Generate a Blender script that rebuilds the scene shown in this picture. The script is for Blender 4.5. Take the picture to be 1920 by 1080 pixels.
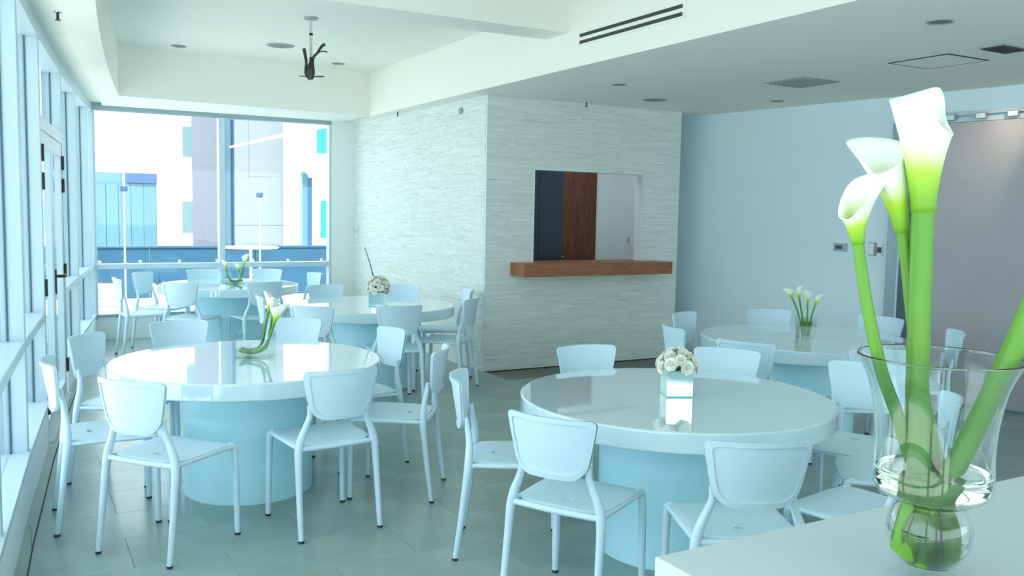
import bpy, bmesh, math, random
from mathutils import Vector, Matrix, noise
random.seed(7)
for o in list(bpy.data.objects): bpy.data.objects.remove(o)
SC = bpy.context.scene
COL = SC.collection
V = Vector
PI = math.pi

# ------------------------------------------------------------------ camera
CAM_H, FPX = 1.57, 1663.28
YAW, PITCH, ROLL = 0.51242, 0.087124, 0.019034
_r = V((math.cos(YAW), -math.sin(YAW), 0))
FW = V((math.sin(YAW)*math.cos(PITCH), math.cos(YAW)*math.cos(PITCH), -math.sin(PITCH)))
_u = _r.cross(FW)
RT = _r*math.cos(ROLL) + _u*math.sin(ROLL)
UP = -_r*math.sin(ROLL) + _u*math.cos(ROLL)
CP = V((0, 0, CAM_H))
cam_d = bpy.data.cameras.new('camera'); cam = bpy.data.objects.new('camera', cam_d); COL.objects.link(cam)
cam_d.sensor_width = 36; cam_d.lens = 36*FPX/1920; cam_d.clip_start = .05; cam_d.clip_end = 500
cam.matrix_world = Matrix.Translation(CP) @ Matrix((RT, UP, -FW)).transposed().to_4x4()
SC.camera = cam

def ray(x, y): return RT*((x-960)/FPX) - UP*((y-540)/FPX) + FW
def on_y(x, y, Y): d = ray(x, y); return CP + d*(Y/d.y)
def on_z(x, y, z): d = ray(x, y); return CP + d*((z-CAM_H)/d.z)

# ------------------------------------------------------------------ world, sun, exposure
w = bpy.data.worlds.new('sky'); SC.world = w; w.use_nodes = True
bg = w.node_tree.nodes['Background']
bg.inputs[0].default_value = (.735, .865, .955, 1); bg.inputs[1].default_value = 2.75
sun_d = bpy.data.lights.new('sun', 'SUN'); sun = bpy.data.objects.new('sun', sun_d); COL.objects.link(sun)
sun_d.energy = 6.5; sun_d.angle = .01; sun_d.color = (1, .97, .92)
sun.rotation_euler = V((.38, .80, -.95)).to_track_quat('-Z', 'Y').to_euler()
vs = SC.view_settings
vs.view_transform = 'Standard'; vs.look = 'None'; vs.gamma = 1; vs.use_curve_mapping = False
vs.exposure = .53
SC.cycles.diffuse_bounces = 8; SC.cycles.max_bounces = 14; SC.cycles.transparent_max_bounces = 24

# ------------------------------------------------------------------ materials
MATS = {}
def mat(name, col, rough=.5, metal=0, spec=.5, coat=0, var=0, vscale=8, bump=0, bscale=60, emit=None, es=0, stretch=None, sub=0):
    m = bpy.data.materials.new(name); m.use_nodes = True
    nt = m.node_tree; b = nt.nodes['Principled BSDF']
    b.inputs['Base Color'].default_value = (*col, 1); b.inputs['Roughness'].default_value = rough
    b.inputs['Metallic'].default_value = metal; b.inputs['Specular IOR Level'].default_value = spec
    b.inputs['Coat Weight'].default_value = coat; b.inputs['Coat Roughness'].default_value = .03
    if sub: b.inputs['Subsurface Weight'].default_value = sub; b.inputs['Subsurface Radius'].default_value = (.01, .01, .005)
    if emit: b.inputs['Emission Color'].default_value = (*emit, 1); b.inputs['Emission Strength'].default_value = es
    if var or bump:
        tc = nt.nodes.new('ShaderNodeTexCoord'); mp = nt.nodes.new('ShaderNodeMapping')
        nt.links.new(tc.outputs['Object'], mp.inputs[0])
        if stretch: mp.inputs['Scale'].default_value = stretch
    if var:
        n = nt.nodes.new('ShaderNodeTexNoise'); n.inputs['Scale'].default_value = vscale; n.inputs['Detail'].default_value = 5
        nt.links.new(mp.outputs[0], n.inputs[0])
        r = nt.nodes.new('ShaderNodeValToRGB')
        r.color_ramp.elements[0].position = .3; r.color_ramp.elements[1].position = .7
        r.color_ramp.elements[0].color = (*[c*(1-var) for c in col], 1)
        r.color_ramp.elements[1].color = (*[min(1, c*(1+var)) for c in col], 1)
        nt.links.new(n.outputs[0], r.inputs[0]); nt.links.new(r.outputs[0], b.inputs['Base Color'])
    if bump:
        n2 = nt.nodes.new('ShaderNodeTexNoise'); n2.inputs['Scale'].default_value = bscale; n2.inputs['Detail'].default_value = 4
        nt.links.new(mp.outputs[0], n2.inputs[0])
        bp = nt.nodes.new('ShaderNodeBump'); bp.inputs['Strength'].default_value = bump; bp.inputs['Distance'].default_value = .01
        nt.links.new(n2.outputs[0], bp.inputs['Height']); nt.links.new(bp.outputs[0], b.inputs['Normal'])
    MATS[name] = m; return m
def thin_glass(name, tint, refl=.9, base=.04):
    m = bpy.data.materials.new(name); m.use_nodes = True; nt = m.node_tree; nt.nodes.clear()
    out = nt.nodes.new('ShaderNodeOutputMaterial'); mx = nt.nodes.new('ShaderNodeMixShader')
    t = nt.nodes.new('ShaderNodeBsdfTransparent'); t.inputs[0].default_value = (*tint, 1)
    g = nt.nodes.new('ShaderNodeBsdfGlossy'); g.inputs['Roughness'].default_value = .02; g.inputs[0].default_value = (.95, .97, 1, 1)
    f = nt.nodes.new('ShaderNodeLayerWeight'); f.inputs[0].default_value = .5
    pw = nt.nodes.new('ShaderNodeMath'); pw.operation = 'POWER'; pw.inputs[1].default_value = 5
    ma = nt.nodes.new('ShaderNodeMath'); ma.operation = 'MULTIPLY_ADD'; ma.use_clamp = True
    ma.inputs[1].default_value = refl; ma.inputs[2].default_value = base
    nt.links.new(f.outputs['Facing'], pw.inputs[0]); nt.links.new(pw.outputs[0], ma.inputs[0]); nt.links.new(ma.outputs[0], mx.inputs[0])
    nt.links.new(t.outputs[0], mx.inputs[1]); nt.links.new(g.outputs[0], mx.inputs[2]); nt.links.new(mx.outputs[0], out.inputs[0])
    MATS[name] = m; return m

mat('wall_white', (.80, .84, .82), .75, spec=.2, bump=.03, bscale=220)
mat('wall_grey', (.76, .89, .94), .8, spec=.2, bump=.03, bscale=220)
mat('ceil_white', (.88, .88, .81), .85, spec=.15)
mat('alu_white', (.52, .64, .71), .38, spec=.5)
mat('alu_grey', (.30, .39, .42), .4, metal=.3)
mat('alu_slate', (.035, .10, .14), .4)
mat('alu_dark', (.07, .11, .13), .4)
mat('floor_tile', (.27, .36, .335), .24, spec=.45, var=.13, vscale=2.3, bump=.02, bscale=40)
mat('grout', (.20, .22, .20), .9)
mat('kerb', (.86, .92, .95), .45)
mat('chair_white', (.60, .76, .85), .38, spec=.4)
mat('rubber', (.03, .035, .04), .7)
mat('table_gloss', (.60, .77, .83), .05, spec=.75, coat=.8)
mat('table_base', (.58, .90, 1.0), .35, spec=.4)
mat('counter', (.50, .60, .62), .28, spec=.4)
mat('wood_shelf', (.34, .118, .046), .45, var=.35, vscale=6, stretch=(1.2, 14, 14))
mat('wood_door', (.14, .038, .022), .45, var=.5, vscale=5, stretch=(14, 14, 1.0))
mat('navy', (.020, .035, .055), .35)
mat('black_metal', (.015, .018, .02), .45)
mat('chrome', (.75, .77, .78), .15, metal=1)
mat('steel', (.5, .55, .56), .35, metal=.8)
mat('vent_dark', (.05, .06, .055), .8)
mat('vent_grey', (.34, .40, .38), .6)
mat('lamp_glass', (.16, .19, .19), .5)
mat('added_glow', (.9, .9, .85), .5, emit=(.85, .95, 1), es=8)
mat('panel_grey', (.42, .395, .42), .35, spec=.5, var=.04, vscale=3)
mat('plastic_white', (.80, .84, .84), .4)
mat('plastic_grey', (.36, .45, .48), .4)
mat('screen', (.012, .02, .025), .2)
mat('terrace', (.66, .64, .58), .6, var=.08, vscale=3)
mat('parapet_blue', (.014, .070, .125), .5, var=.15, vscale=2)
mat('bld_white', (.72, .72, .71), .8)
mat('bld_lavender', (.17, .18, .215), .8)
mat('bld_panel', (.175, .195, .205), .8)
mat('bld_teal', (.062, .145, .175), .6, var=.12, vscale=.4)
mat('bld_blue', (.018, .060, .14), .6)
mat('bld_glass', (.010, .17, .195), .5)
mat('bld_glass_pale', (.135, .215, .22), .5)
mat('petal', (.86, .88, .80), .5, sub=.15)
mat('leaf', (.06, .22, .03), .5)
mat('stem', (.115, .30, .022), .42, var=.18, vscale=20, stretch=(1, 1, .15), sub=.05)
mat('stem_dark', (.07, .24, .025), .45, var=.25, vscale=30)
mat('spadix', (.85, .60, .05), .6)
mat('twig', (.02, .05, .07), .6)
mat('bronze', (.05, .05, .048), .35, metal=.5)
mat('mirror', (.80, .96, .95), .06, metal=1)
mat('mirror_edge', (.10, .45, .42), .2)
mat('terrace_white', (.85, .87, .88), .5)
thin_glass('pane', (.95, .985, .995), .8, .02)
thin_glass('vase_glass', (.945, .975, .975), .85, .03)
thin_glass('water', (.93, .945, .90), .5, .02)
m = bpy.data.materials.new('clear_glass'); m.use_nodes = True; nt = m.node_tree; nt.nodes.clear()
out = nt.nodes.new('ShaderNodeOutputMaterial'); g_ = nt.nodes.new('ShaderNodeBsdfGlass'); g_.inputs['Roughness'].default_value = 0; g_.inputs['IOR'].default_value = 1.5
g_.inputs[0].default_value = (.97, .99, .985, 1); nt.links.new(g_.outputs[0], out.inputs[0]); MATS['clear_glass'] = m
m = m.copy(); m.name = 'clear_water'; m.node_tree.nodes['Glass BSDF'].inputs['IOR'].default_value = 1.33; m.node_tree.nodes['Glass BSDF'].inputs[0].default_value = (.97, .98, .95, 1); MATS['clear_water'] = m
# spathe: green throat to white petal along the flower's own length (attribute)
m = bpy.data.materials.new('spathe'); m.use_nodes = True; nt = m.node_tree; b = nt.nodes['Principled BSDF']
a = nt.nodes.new('ShaderNodeAttribute'); a.attribute_name = 'len'
r = nt.nodes.new('ShaderNodeValToRGB'); e = r.color_ramp.elements
e[0].position = .10; e[0].color = (.19, .42, .015, 1); e[1].position = .74; e[1].color = (.86, .88, .80, 1)
x = r.color_ramp.elements.new(.36); x.color = (.40, .62, .03, 1)
x = r.color_ramp.elements.new(.54); x.color = (.74, .82, .42, 1)
nt.links.new(a.outputs['Fac'], r.inputs[0]); nt.links.new(r.outputs[0], b.inputs['Base Color'])
b.inputs['Roughness'].default_value = .45; b.inputs['Subsurface Weight'].default_value = .15; b.inputs['Subsurface Radius'].default_value = (.01, .01, .006)
MATS['spathe'] = m
# split-face stone: each strip has its own tone (attribute)
m = bpy.data.materials.new('stone'); m.use_nodes = True; nt = m.node_tree; b = nt.nodes['Principled BSDF']
a = nt.nodes.new('ShaderNodeAttribute'); a.attribute_name = 'tone'
r = nt.nodes.new('ShaderNodeValToRGB'); e = r.color_ramp.elements
e[0].position = 0; e[0].color = (.44, .49, .45, 1); e[1].position = 1; e[1].color = (.84, .88, .82, 1)
x = r.color_ramp.elements.new(.35); x.color = (.66, .71, .66, 1)
tc = nt.nodes.new('ShaderNodeTexCoord'); mp = nt.nodes.new('ShaderNodeMapping'); mp.inputs['Scale'].default_value = (6, 6, 40)
n = nt.nodes.new('ShaderNodeTexNoise'); n.inputs['Scale'].default_value = 2; n.inputs['Detail'].default_value = 6
mm = nt.nodes.new('ShaderNodeMath'); mm.operation = 'MULTIPLY_ADD'; mm.inputs[1].default_value = .5; mm.inputs[2].default_value = -.25
ad = nt.nodes.new('ShaderNodeMath'); ad.operation = 'ADD'
nt.links.new(tc.outputs['Object'], mp.inputs[0]); nt.links.new(mp.outputs[0], n.inputs[0]); nt.links.new(n.outputs[0], mm.inputs[0])
nt.links.new(mm.outputs[0], ad.inputs[0]); nt.links.new(a.outputs['Fac'], ad.inputs[1]); nt.links.new(ad.outputs[0], r.inputs[0])
nt.links.new(r.outputs[0], b.inputs['Base Color']); b.inputs['Roughness'].default_value = .85
bp = nt.nodes.new('ShaderNodeBump'); bp.inputs['Strength'].default_value = .35; bp.inputs['Distance'].default_value = .006
nt.links.new(n.outputs[0], bp.inputs['Height']); nt.links.new(bp.outputs[0], b.inputs['Normal'])
MATS['stone'] = m

# ------------------------------------------------------------------ helpers
def mesh(name, vs_, fs, smooth=False, angle=None):
    me = bpy.data.meshes.new(name); me.from_pydata([tuple(v) for v in vs_], [], fs)
    bm = bmesh.new(); bm.from_mesh(me); bmesh.ops.recalc_face_normals(bm, faces=bm.faces); bm.to_mesh(me); bm.free()
    if smooth:
        for p in me.polygons: p.use_smooth = True
        if angle is not None: me.set_sharp_from_angle(angle=math.radians(angle))
    return me
def link(name, me, m, parent=None, loc=None, rz=None):
    o = bpy.data.objects.new(name, me); COL.objects.link(o)
    if m and not me.materials: me.materials.append(MATS[m])
    if parent: o.parent = parent
    if loc is not None: o.location = loc
    if rz is not None: o.rotation_euler = (0, 0, rz)
    return o
def empty(name, loc=(0, 0, 0), rz=0):
    o = bpy.data.objects.new(name, None); COL.objects.link(o); o.location = loc; o.rotation_euler = (0, 0, rz)
    o.empty_display_size = .1; return o
def tag(o, label, cat, group=None):
    o['label'] = label; o['category'] = cat
    if group: o['group'] = group
    return o
def struct(o, label=None):
    o['kind'] = 'structure'
    if label: o['label'] = label
    return o
def box_v(x0, x1, y0, y1, z0, z1):
    return [(x0, y0, z0), (x1, y0, z0), (x1, y1, z0), (x0, y1, z0), (x0, y0, z1), (x1, y0, z1), (x1, y1, z1), (x0, y1, z1)]
BF = [(0, 3, 2, 1), (4, 5, 6, 7), (0, 1, 5, 4), (1, 2, 6, 5), (2, 3, 7, 6), (3, 0, 4, 7)]
def bevelled(me, wd, seg=2):
    bm = bmesh.new(); bm.from_mesh(me)
    bmesh.ops.bevel(bm, geom=bm.edges[:], offset=wd, segments=seg, affect='EDGES', profile=.5)
    bm.to_mesh(me); bm.free(); return me
def box(name, b, m, parent=None, bev=0, loc=None, rz=None):
    me = mesh(name, box_v(*b), BF)
    if bev: bevelled(me, bev, 2)
    return link(name, me, m, parent, loc, rz)
def prism(name, poly, z0, z1, m, parent=None, bev=0):
    n = len(poly); vs_ = [(p[0], p[1], z0) for p in poly] + [(p[0], p[1], z1) for p in poly]
    fs = [tuple(range(n))[::-1], tuple(range(n, 2*n))] + [(i, (i+1) % n, n+(i+1) % n, n+i) for i in range(n)]
    me = mesh(name, vs_, fs)
    if bev: bevelled(me, bev, 2)
    return link(name, me, m, parent)
def tube_g(path, rad, n=10, caps=True, flat=None):
    path = [V(p) for p in path]; k = len(path)
    if not isinstance(rad, (list, tuple)): rad = [rad]*k
    vs_, fs = [], []; ref = None
    for i, p in enumerate(path):
        t = (path[min(i+1, k-1)] - path[max(i-1, 0)]).normalized()
        if ref is None:
            ref = V((0, 0, 1)) if abs(t.z) < .9 else V((1, 0, 0))
        s = ref.cross(t).normalized(); ref = t.cross(s).normalized()
        for j in range(n):
            a = 2*PI*j/n; vs_.append(p + (s*math.cos(a) + ref*math.sin(a))*rad[i])
    for i in range(k-1):
        for j in range(n):
            fs.append((i*n+j, i*n+(j+1) % n, (i+1)*n+(j+1) % n, (i+1)*n+j))
    if caps: fs += [tuple(range(n))[::-1], tuple(range((k-1)*n, k*n))]
    return vs_, fs
def tube(name, path, rad, m, parent=None, n=10, smooth=True, caps=True):
    return link(name, mesh(name, *tube_g(path, rad, n, caps), smooth=smooth, angle=50), m, parent)
def spline(pts, n=6):
    pts = [V(p) for p in pts]; out = []
    for i in range(len(pts)-1):
        p0 = pts[max(i-1, 0)]; p1 = pts[i]; p2 = pts[i+1]; p3 = pts[min(i+2, len(pts)-1)]
        for j in range(n):
            t = j/n
            out.append(.5*((2*p1) + (p2-p0)*t + (2*p0-5*p1+4*p2-p3)*t*t + (3*p1-p0-3*p2+p3)*t**3))
    out.append(pts[-1]); return out
def lerp_list(a, n):
    out = []
    for i in range(n):
        t = i/(n-1)*(len(a)-1); k = min(int(t), len(a)-2); out.append(a[k]*(1-t+k)+a[k+1]*(t-k))
    return out
def lathe(name, prof, m, parent=None, n=48, loc=None, angle=40, closed=False):
    vs_, fs = [], []
    for r_, z_ in prof:
        for j in range(n): vs_.append((r_*math.cos(2*PI*j/n), r_*math.sin(2*PI*j/n), z_))
    k = len(prof)
    for i in range(k-1):
        for j in range(n): fs.append((i*n+j, i*n+(j+1) % n, (i+1)*n+(j+1) % n, (i+1)*n+j))
    if not closed: fs += [tuple(range(n))[::-1], tuple(range((k-1)*n, k*n))]
    else:
        for j in range(n): fs.append(((k-1)*n+j, (k-1)*n+(j+1) % n, (j+1) % n, j))
    return link(name, mesh(name, vs_, fs, True, angle), m, parent, loc)
def copy_tree(o, parent=None):
    c = o.copy(); COL.objects.link(c)
    if parent: c.parent = parent; c.matrix_parent_inverse = o.matrix_parent_inverse
    for ch in o.children: copy_tree(ch, c)
    return c

# ------------------------------------------------------------------ room shell
ZC, ZT = 2.66, 3.17            # low ceiling, tray ceiling
YB, YR = 11.10, -3.0           # back wall, rear wall behind the camera
def F(y): return -.04 + .08*(y-4.16) + .0058*max(y-4.16, -8)**2 if y > -2.7 else F(-2.69) + .0005*(y+2.69)
def XR(y): return 7.06 - .13*(y-4.9)

fl = struct(box('floor', (-.5, 7.95, YR, YB+.1, -.14, -.013), 'grout'), 'grey stone-look tiled floor')
TW, TD, G = .77, .385, .0006
tile_me = bevelled(mesh('tile', box_v(G, TW-G, G, TD-G, -.013, 0), BF), .001, 1)
tile_me.materials.append(MATS['floor_tile'])
row0 = 4.41 - 12*TD
for k in range(-1, 19):
    y0 = row0 + (k+1)*TD - TD
    if y0 < -.3 or y0 + TD > YB + .02: pass
    odd = round((y0-4.41)/TD) % 2
    for i in range(-2, 10):
        x0 = .42 + i*TW + (TW/2 if odd == 0 else 0)
        xl = F(y0+TD/2) - .06; xr = XR(y0+TD/2) + .02
        if x0 + TW < xl + .02 or x0 > xr - .02: continue
        if y0 > 7.62 and x0 > 3.95: continue
        if x0 < xl or x0 + TW > xr:
            a, c = max(x0, xl) - x0, min(x0+TW, xr) - x0
            me = bevelled(mesh('tile', box_v(a+G, c-G, G, TD-G, -.013, 0), BF), .001, 1)
            link('tile', me, 'floor_tile', fl, (x0, y0, 0))
        else: link('tile', tile_me, None, fl, (x0, y0, 0))
def ystop(): return y0 + TD
y_last = y0 + TD
while y_last < YB - .02:
    y0 = y_last; d_ = min(TD, YB-y0); odd = round((y0-4.41)/TD) % 2
    for i in range(-1, 5):
        x0 = .42 + i*TW + (TW/2 if odd == 0 else 0); xl = F(y0+TD/2) - .06
        a, c = max(x0, xl), min(x0+TW, 3.97)
        if c - a < .03: continue
        link('tile', bevelled(mesh('tile', box_v(a-x0+G, c-x0-G, G, d_-G, -.013, 0), BF), .001, 1), 'floor_tile', fl, (x0, y0, 0))
    y_last = y0 + TD

# ceiling: low slab (its left face is the bulkhead), tray, edge beam, back soffit, cross beam, roof with unseen overhang added to block the sun
ce = struct(empty('ceiling'), 'white plaster ceiling with a raised tray')
ys = [YR + (10.0-YR)*i/24 for i in range(25)]
prism('low_ceiling', [(3.745, YR), (XR(YR)+.15, YR), (XR(9.2)+.15, 9.2), (3.99, 9.2), (3.93, YB+.15), (3.745, YB+.15)], ZC, ZT+.12, 'ceil_white', ce)
prism('tray_ceiling', [(F(YR)+.2, YR), (3.80, YR), (3.80, 10.4), (F(10.3)+.2, 10.3)], ZT, ZT+.12, 'ceil_white', ce)
prism('edge_beam', [(F(y)+.17, y) for y in ys] + [(F(y)+.35, y) for y in ys[::-1]], ZC, ZT+.06, 'ceil_white', ce, )
prism('window_strip', [(F(y)-.12, y) for y in ys+[YB]] + [(F(y)+.20, y) for y in ([YB]+ys[::-1])], ZC+.03, ZT+.05, 'ceil_white', ce)
prism('back_soffit', [(F(9.99)+.17, 9.99), (F(9.99)+.35, 9.985), (3.76, 10.216), (3.76, YB+.15), (F(YB)+.12, YB+.15)], ZC, ZT+.06, 'ceil_white', ce)
box('cross_beam', (F(5.85)+.3, 3.76, 5.85, 6.18, 2.932, ZT+.05), 'ceil_white', ce)
box('cross_beam', (F(-.5)+.3, 3.76, -.6, -.27, 2.932, ZT+.05), 'ceil_white', ce)
prism('roof_sunblock', [(-1.75, YR-.3), (8.4, YR-.3), (8.4, YB+.9), (-1.35, YB+.9)], ZT+.11, ZT+.42, 'wall_grey', ce)  # slab pushed out past the glazing, added to keep direct sun out

# left glazed facade: kerb wall, bays of posts, rail, panes
posts = [-2.65, -1.35, -.05, 1.22, 2.5, 3.78, 5.05, 6.33, 8.02, 9.33, 10.63]
wl = struct(prism('wall_left', [(F(y)-.16, y) for y in (YR, -2, 0, 2, 3.5, 5, 6.33)] + [(F(y), y) for y in (6.33, 5, 3.5, 2, 0, -2, YR)], 0, .27, 'kerb'), 'low white kerb wall under the side glazing')
prism('kerb_run', [(F(y)-.16, y) for y in (8.08, 9.5, YB)] + [(F(y), y) for y in (YB, 9.5, 8.08)], 0, .27, 'kerb', wl)
for seg in ((YR, -2, 0, 2, 3.5, 5, 6.36), (8.06, 9.5, YB)):
    prism('sill', [(F(y)-.16, y) for y in seg] + [(F(y)+.012, y) for y in seg[::-1]], .27, .30, 'alu_white', wl, .003)
struct(prism('trim_1', [(F(y)+.05, y) for y in (-1, 1, 3, 4.5, 6, 7.5, 9, YB)] + [(F(y)+.056, y) for y in (YB, 9, 7.5, 6, 4.5, 3, 1, -1)], 0, .003, 'rubber'), 'thin dark joint strip along the window kerb')
def slat(name, ya, yb, o0, o1, z0, z1, m, parent, bev=0):
    return prism(name, [(F(ya)+o0, ya), (F(yb)+o0, yb), (F(yb)+o1, yb), (F(ya)+o1, ya)], z0, z1, m, parent, bev)
for i, y in enumerate(posts):
    y2 = posts[i+1] if i+1 < len(posts) else YB
    wn = struct(empty('window_%d' % (i+1)), 'side glazing bay in white aluminium frame')
    slat('post', y, y+.06, -.105, 0, .29, 2.62, 'alu_white', wn, .004)
    slat('outer_frame', y-.002, y+.062, -.135, -.106, .29, 2.62, 'alu_slate', wn)
    slat('glazing_bead', y-.008, y+.002, -.0785, -.0715, .30, 2.6, 'alu_slate', wn)
    slat('head', y, y2, -.12, .0, 2.585, ZC+.04, 'alu_white', wn)
    if abs(y-6.33) < .01: continue
    ya, yb = y+.06, y2
    slat('rail', ya, yb, -.105, .0, .815, .872, 'alu_white', wn, .004)
    slat('upper_pane', ya, yb, -.085, -.078, .872, 2.59, 'pane', wn)
    slat('lower_pane', ya, yb, -.085, -.078, .30, .815, 'pane', wn)
# double glazed door in the bay 6.39 - 8.02
wn = bpy.data.objects['window_8']
slat('transom', 6.39, 8.02, -.10, .0, 2.03, 2.115, 'alu_white', wn, .003)
slat('upper_pane', 6.39, 8.02, -.085, -.078, 2.115, 2.59, 'pane', wn)
d1 = struct(empty('door_1'), 'double glazed terrace door in white frame')
slat('threshold', 6.39, 8.02, -.10, .03, 0, .02, 'steel', d1)
for ya, yb, ha in ((6.395, 7.203, 6.40), (7.207, 8.015, 8.01)):
    lf = slat('hinge_stile', (ya if ha < 7 else yb-.085), (ya+.085 if ha < 7 else yb), -.055, -.006, .02, 2.03, 'alu_white', d1, .003)
    lock = slat('lock_stile', (yb-.085 if ha < 7 else ya), (yb if ha < 7 else ya+.085), -.055, -.006, .02, 2.03, 'alu_white', d1, .003)
    slat('top_rail', ya+.085, yb-.085, -.055, -.006, 1.93, 2.03, 'alu_white', d1)
    slat('bottom_rail', ya+.085, yb-.085, -.055, -.006, .02, .14, 'alu_white', d1)
    slat('door_pane', ya+.085, yb-.085, -.036, -.029, .14, 1.93, 'pane', d1)
    for hz in (1.88, 1.70, 1.02, .25):
        slat('hinge', ha-.018, ha+.018, -.006, .014, hz-.055, hz+.055, 'black_metal', lf, .003)
hy = 7.25
hp = slat('handle_plate', hy-.016, hy+.016, -.006, .004, .90, 1.08, 'black_metal', d1, .002)
tube('lever', [(F(hy), hy, 1.03), (F(hy)+.055, hy, 1.03), (F(hy)+.06, hy+.03, 1.03), (F(hy+.13)+.055, hy+.13, 1.03)], .011, 'black_metal', hp, 8)

# back wall window
wb = struct(prism('wall_back', [(F(YB)-.2, YB), (3.567, YB), (3.567, YB+.14), (F(YB)-.2, YB+.14)], 0, .27, 'wall_white'), 'white back wall around the terrace window')
box('pier', (3.567, 4.02, YB, YB+.14, 0, ZC), 'wall_white', wb)
box('corner_post', (F(YB)-.2, .803, YB-.01, YB+.14, .27, ZC+.06), 'alu_white', wb)
wk = struct(empty('window_12'), 'wide back window in pale aluminium frame facing the terrace')
box('sill', (.76, 3.567, YB-.03, YB+.14, .27, .295), 'alu_grey', wk, .003)
box('head', (.80, 3.567, YB, YB+.12, 2.61, ZC+.06), 'alu_grey', wk)
box('jamb', (.80, .825, YB, YB+.12, .295, 2.61), 'alu_white', wk)
box('jamb', (3.535, 3.567, YB, YB+.12, .295, 2.61), 'alu_white', wk)
box('mullion', (2.172, 2.237, YB-.005, YB+.12, .295, 2.61), 'alu_white', wk, .004)
for a, c in ((.825, 2.172), (2.237, 3.535)):
    box('rail', (a, c, YB, YB+.12, .812, .872), 'alu_white', wk, .004)
    box('upper_pane', (a, c, YB+.05, YB+.056, .872, 2.61), 'pane', wk)
    box('lower_pane', (a, c, YB+.05, YB+.056, .295, .812), 'pane', wk)

# right wall and rear wall
wr = struct(prism('wall_right', [(XR(YR), YR), (XR(9.2), 9.2), (XR(9.2)+.14, 9.2), (XR(YR)+.14, YR)], 0, ZC+.02, 'wall_grey'), 'plain pale grey right wall')
struct(prism('wall_corridor', [(6.2, 9.06), (XR(9.1)+.1, 9.06), (XR(9.1)+.1, 9.2), (6.2, 9.2)], 0, ZC+.02, 'wall_grey'), 'grey wall closing the gap beside the serving hatch')
# rear wall with a window band added to light the room from behind the camera
wq = struct(box('wall_rear', (-.6, 8.4, YR-.15, YR, 0, .5), 'wall_white'), 'white unseen rear wall with added windows')
box('lintel', (-.6, 8.4, YR-.15, YR, 2.5, ZT+.1), 'wall_white', wq)
box('pier', (-.6, -.3, YR-.15, YR, .5, 2.5), 'wall_white', wq); box('pier', (8.1, 8.4, YR-.15, YR, .5, 2.5), 'wall_white', wq)
wz = struct(empty('window_13'), 'added rear window lighting the room from behind the viewer')
for i in range(6): box('rear_pane', (-.3+i*1.4+.03, -.3+i*1.4+1.37, YR-.09, YR-.084, .5, 2.5), 'pane', wz); box('mullion', (-.3+i*1.4-.03, -.3+i*1.4+.03, YR-.13, YR-.04, .5, 2.5), 'alu_white', wz)

# kitchen block: stone-clad walls with the serving hatch
HX0, HX1, HZ0, HZ1 = 4.487, 5.823, 1.05, 1.978
SX0, SX1, SY = 3.955, 6.318, 7.575
ws = struct(box('wall_hatch', (SX0, HX0, SY, SY+.12, 0, ZC), 'wall_grey'), 'stone-clad wall with a serving hatch')
box('wall_piece', (HX1, SX1, SY, SY+.12, 0, ZC), 'wall_grey', ws)
box('wall_piece', (HX0, HX1, SY, SY+.12, 0, HZ0-.11), 'wall_grey', ws)
box('wall_piece', (HX0, HX1, SY, SY+.12, HZ1, ZC), 'wall_grey', ws)
for nm, b_ in (('hatch_lining', (HX1-.004, HX1+.001, SY-.012, SY+.12, HZ0, HZ1)), ('hatch_lining', (HX0, HX0+.004, SY-.012, SY+.12, HZ0, HZ1)), ('hatch_lining', (HX0, HX1, SY-.012, SY+.12, HZ1-.004, HZ1+.001))):
    box(nm, b_, 'plastic_white', ws)
sd = struct(prism('wall_stone_side', [(SX0, SY+.02), (SX0+.14, SY+.02), (4.02, YB+.1), (3.885, YB+.1)], 0, ZC, 'wall_grey'), 'stone-clad wall running back to the window')
struct(box('wall_kitchen_end', (6.2, SX1, SY+.12, 9.2, 0, ZC), 'wall_white'), 'white end wall of the kitchen')
struct(box('wall_kitchen_back', (4.1, 6.2, 8.5, 8.62, 0, ZC), 'wall_white'), 'white wall inside the kitchen')
def strips(name, parent, L, P, U, skip=None):
    """split-face stone strips on a wall: P origin, U direction along the wall, outward normal to the viewer"""
    N = V((U.y, -U.x, 0)); vs_, fs, tone = [], [], []; z = 0
    while z < ZC - .003:
        h = random.choice((.009, .011, .013, .016)); z1 = min(z+h, ZC); x = -random.random()*.3
        while x < L:
            l = random.uniform(.08, .34); a, c = max(x, 0), min(x+l, L); x += l
            if c - a < .004: continue
            segs = [(a, c)]
            if skip and z1 > skip[2]+.002 and z < skip[3]-.002:
                segs = [(max(a, s0), min(c, s1)) for s0, s1 in ((0, skip[0]), (skip[1], L)) if min(c, s1)-max(a, s0) > .004]
            for a_, c_ in segs:
                d = random.uniform(.003, .0075); b0 = len(vs_)
                for q in range(8):
                    uu = (a_, c_, c_, a_)[q % 4]; dd = (d, d, -.002, -.002)[q % 4]
                    p = P + U*uu + N*dd; vs_.append((p.x, p.y, z if q < 4 else z1-.0006))
                fs += [tuple(b0+k for k in f) for f in BF]
                t = min(1, max(0, random.gauss(.62, .13))); tone += [t]*8
        z = z1
    me = bpy.data.meshes.new(name); me.from_pydata(vs_, [], fs)
    at = me.attributes.new('tone', 'FLOAT', 'POINT'); at.data.foreach_set('value', tone)
    o = link(name, me, 'stone', parent); o['kind'] = 'stuff'; return o
strips('stone_strips', ws, SX1-SX0, V((SX0, SY, 0)), V((1, 0, 0)), (HX0-SX0, HX1-SX0, HZ0-.11, HZ1))
pa, pb = V((3.885, YB+.1, 0)), V((SX0, SY+.02, 0))
strips('stone_strips', sd, (pb-pa).length, pa, (pb-pa).normalized())

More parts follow.
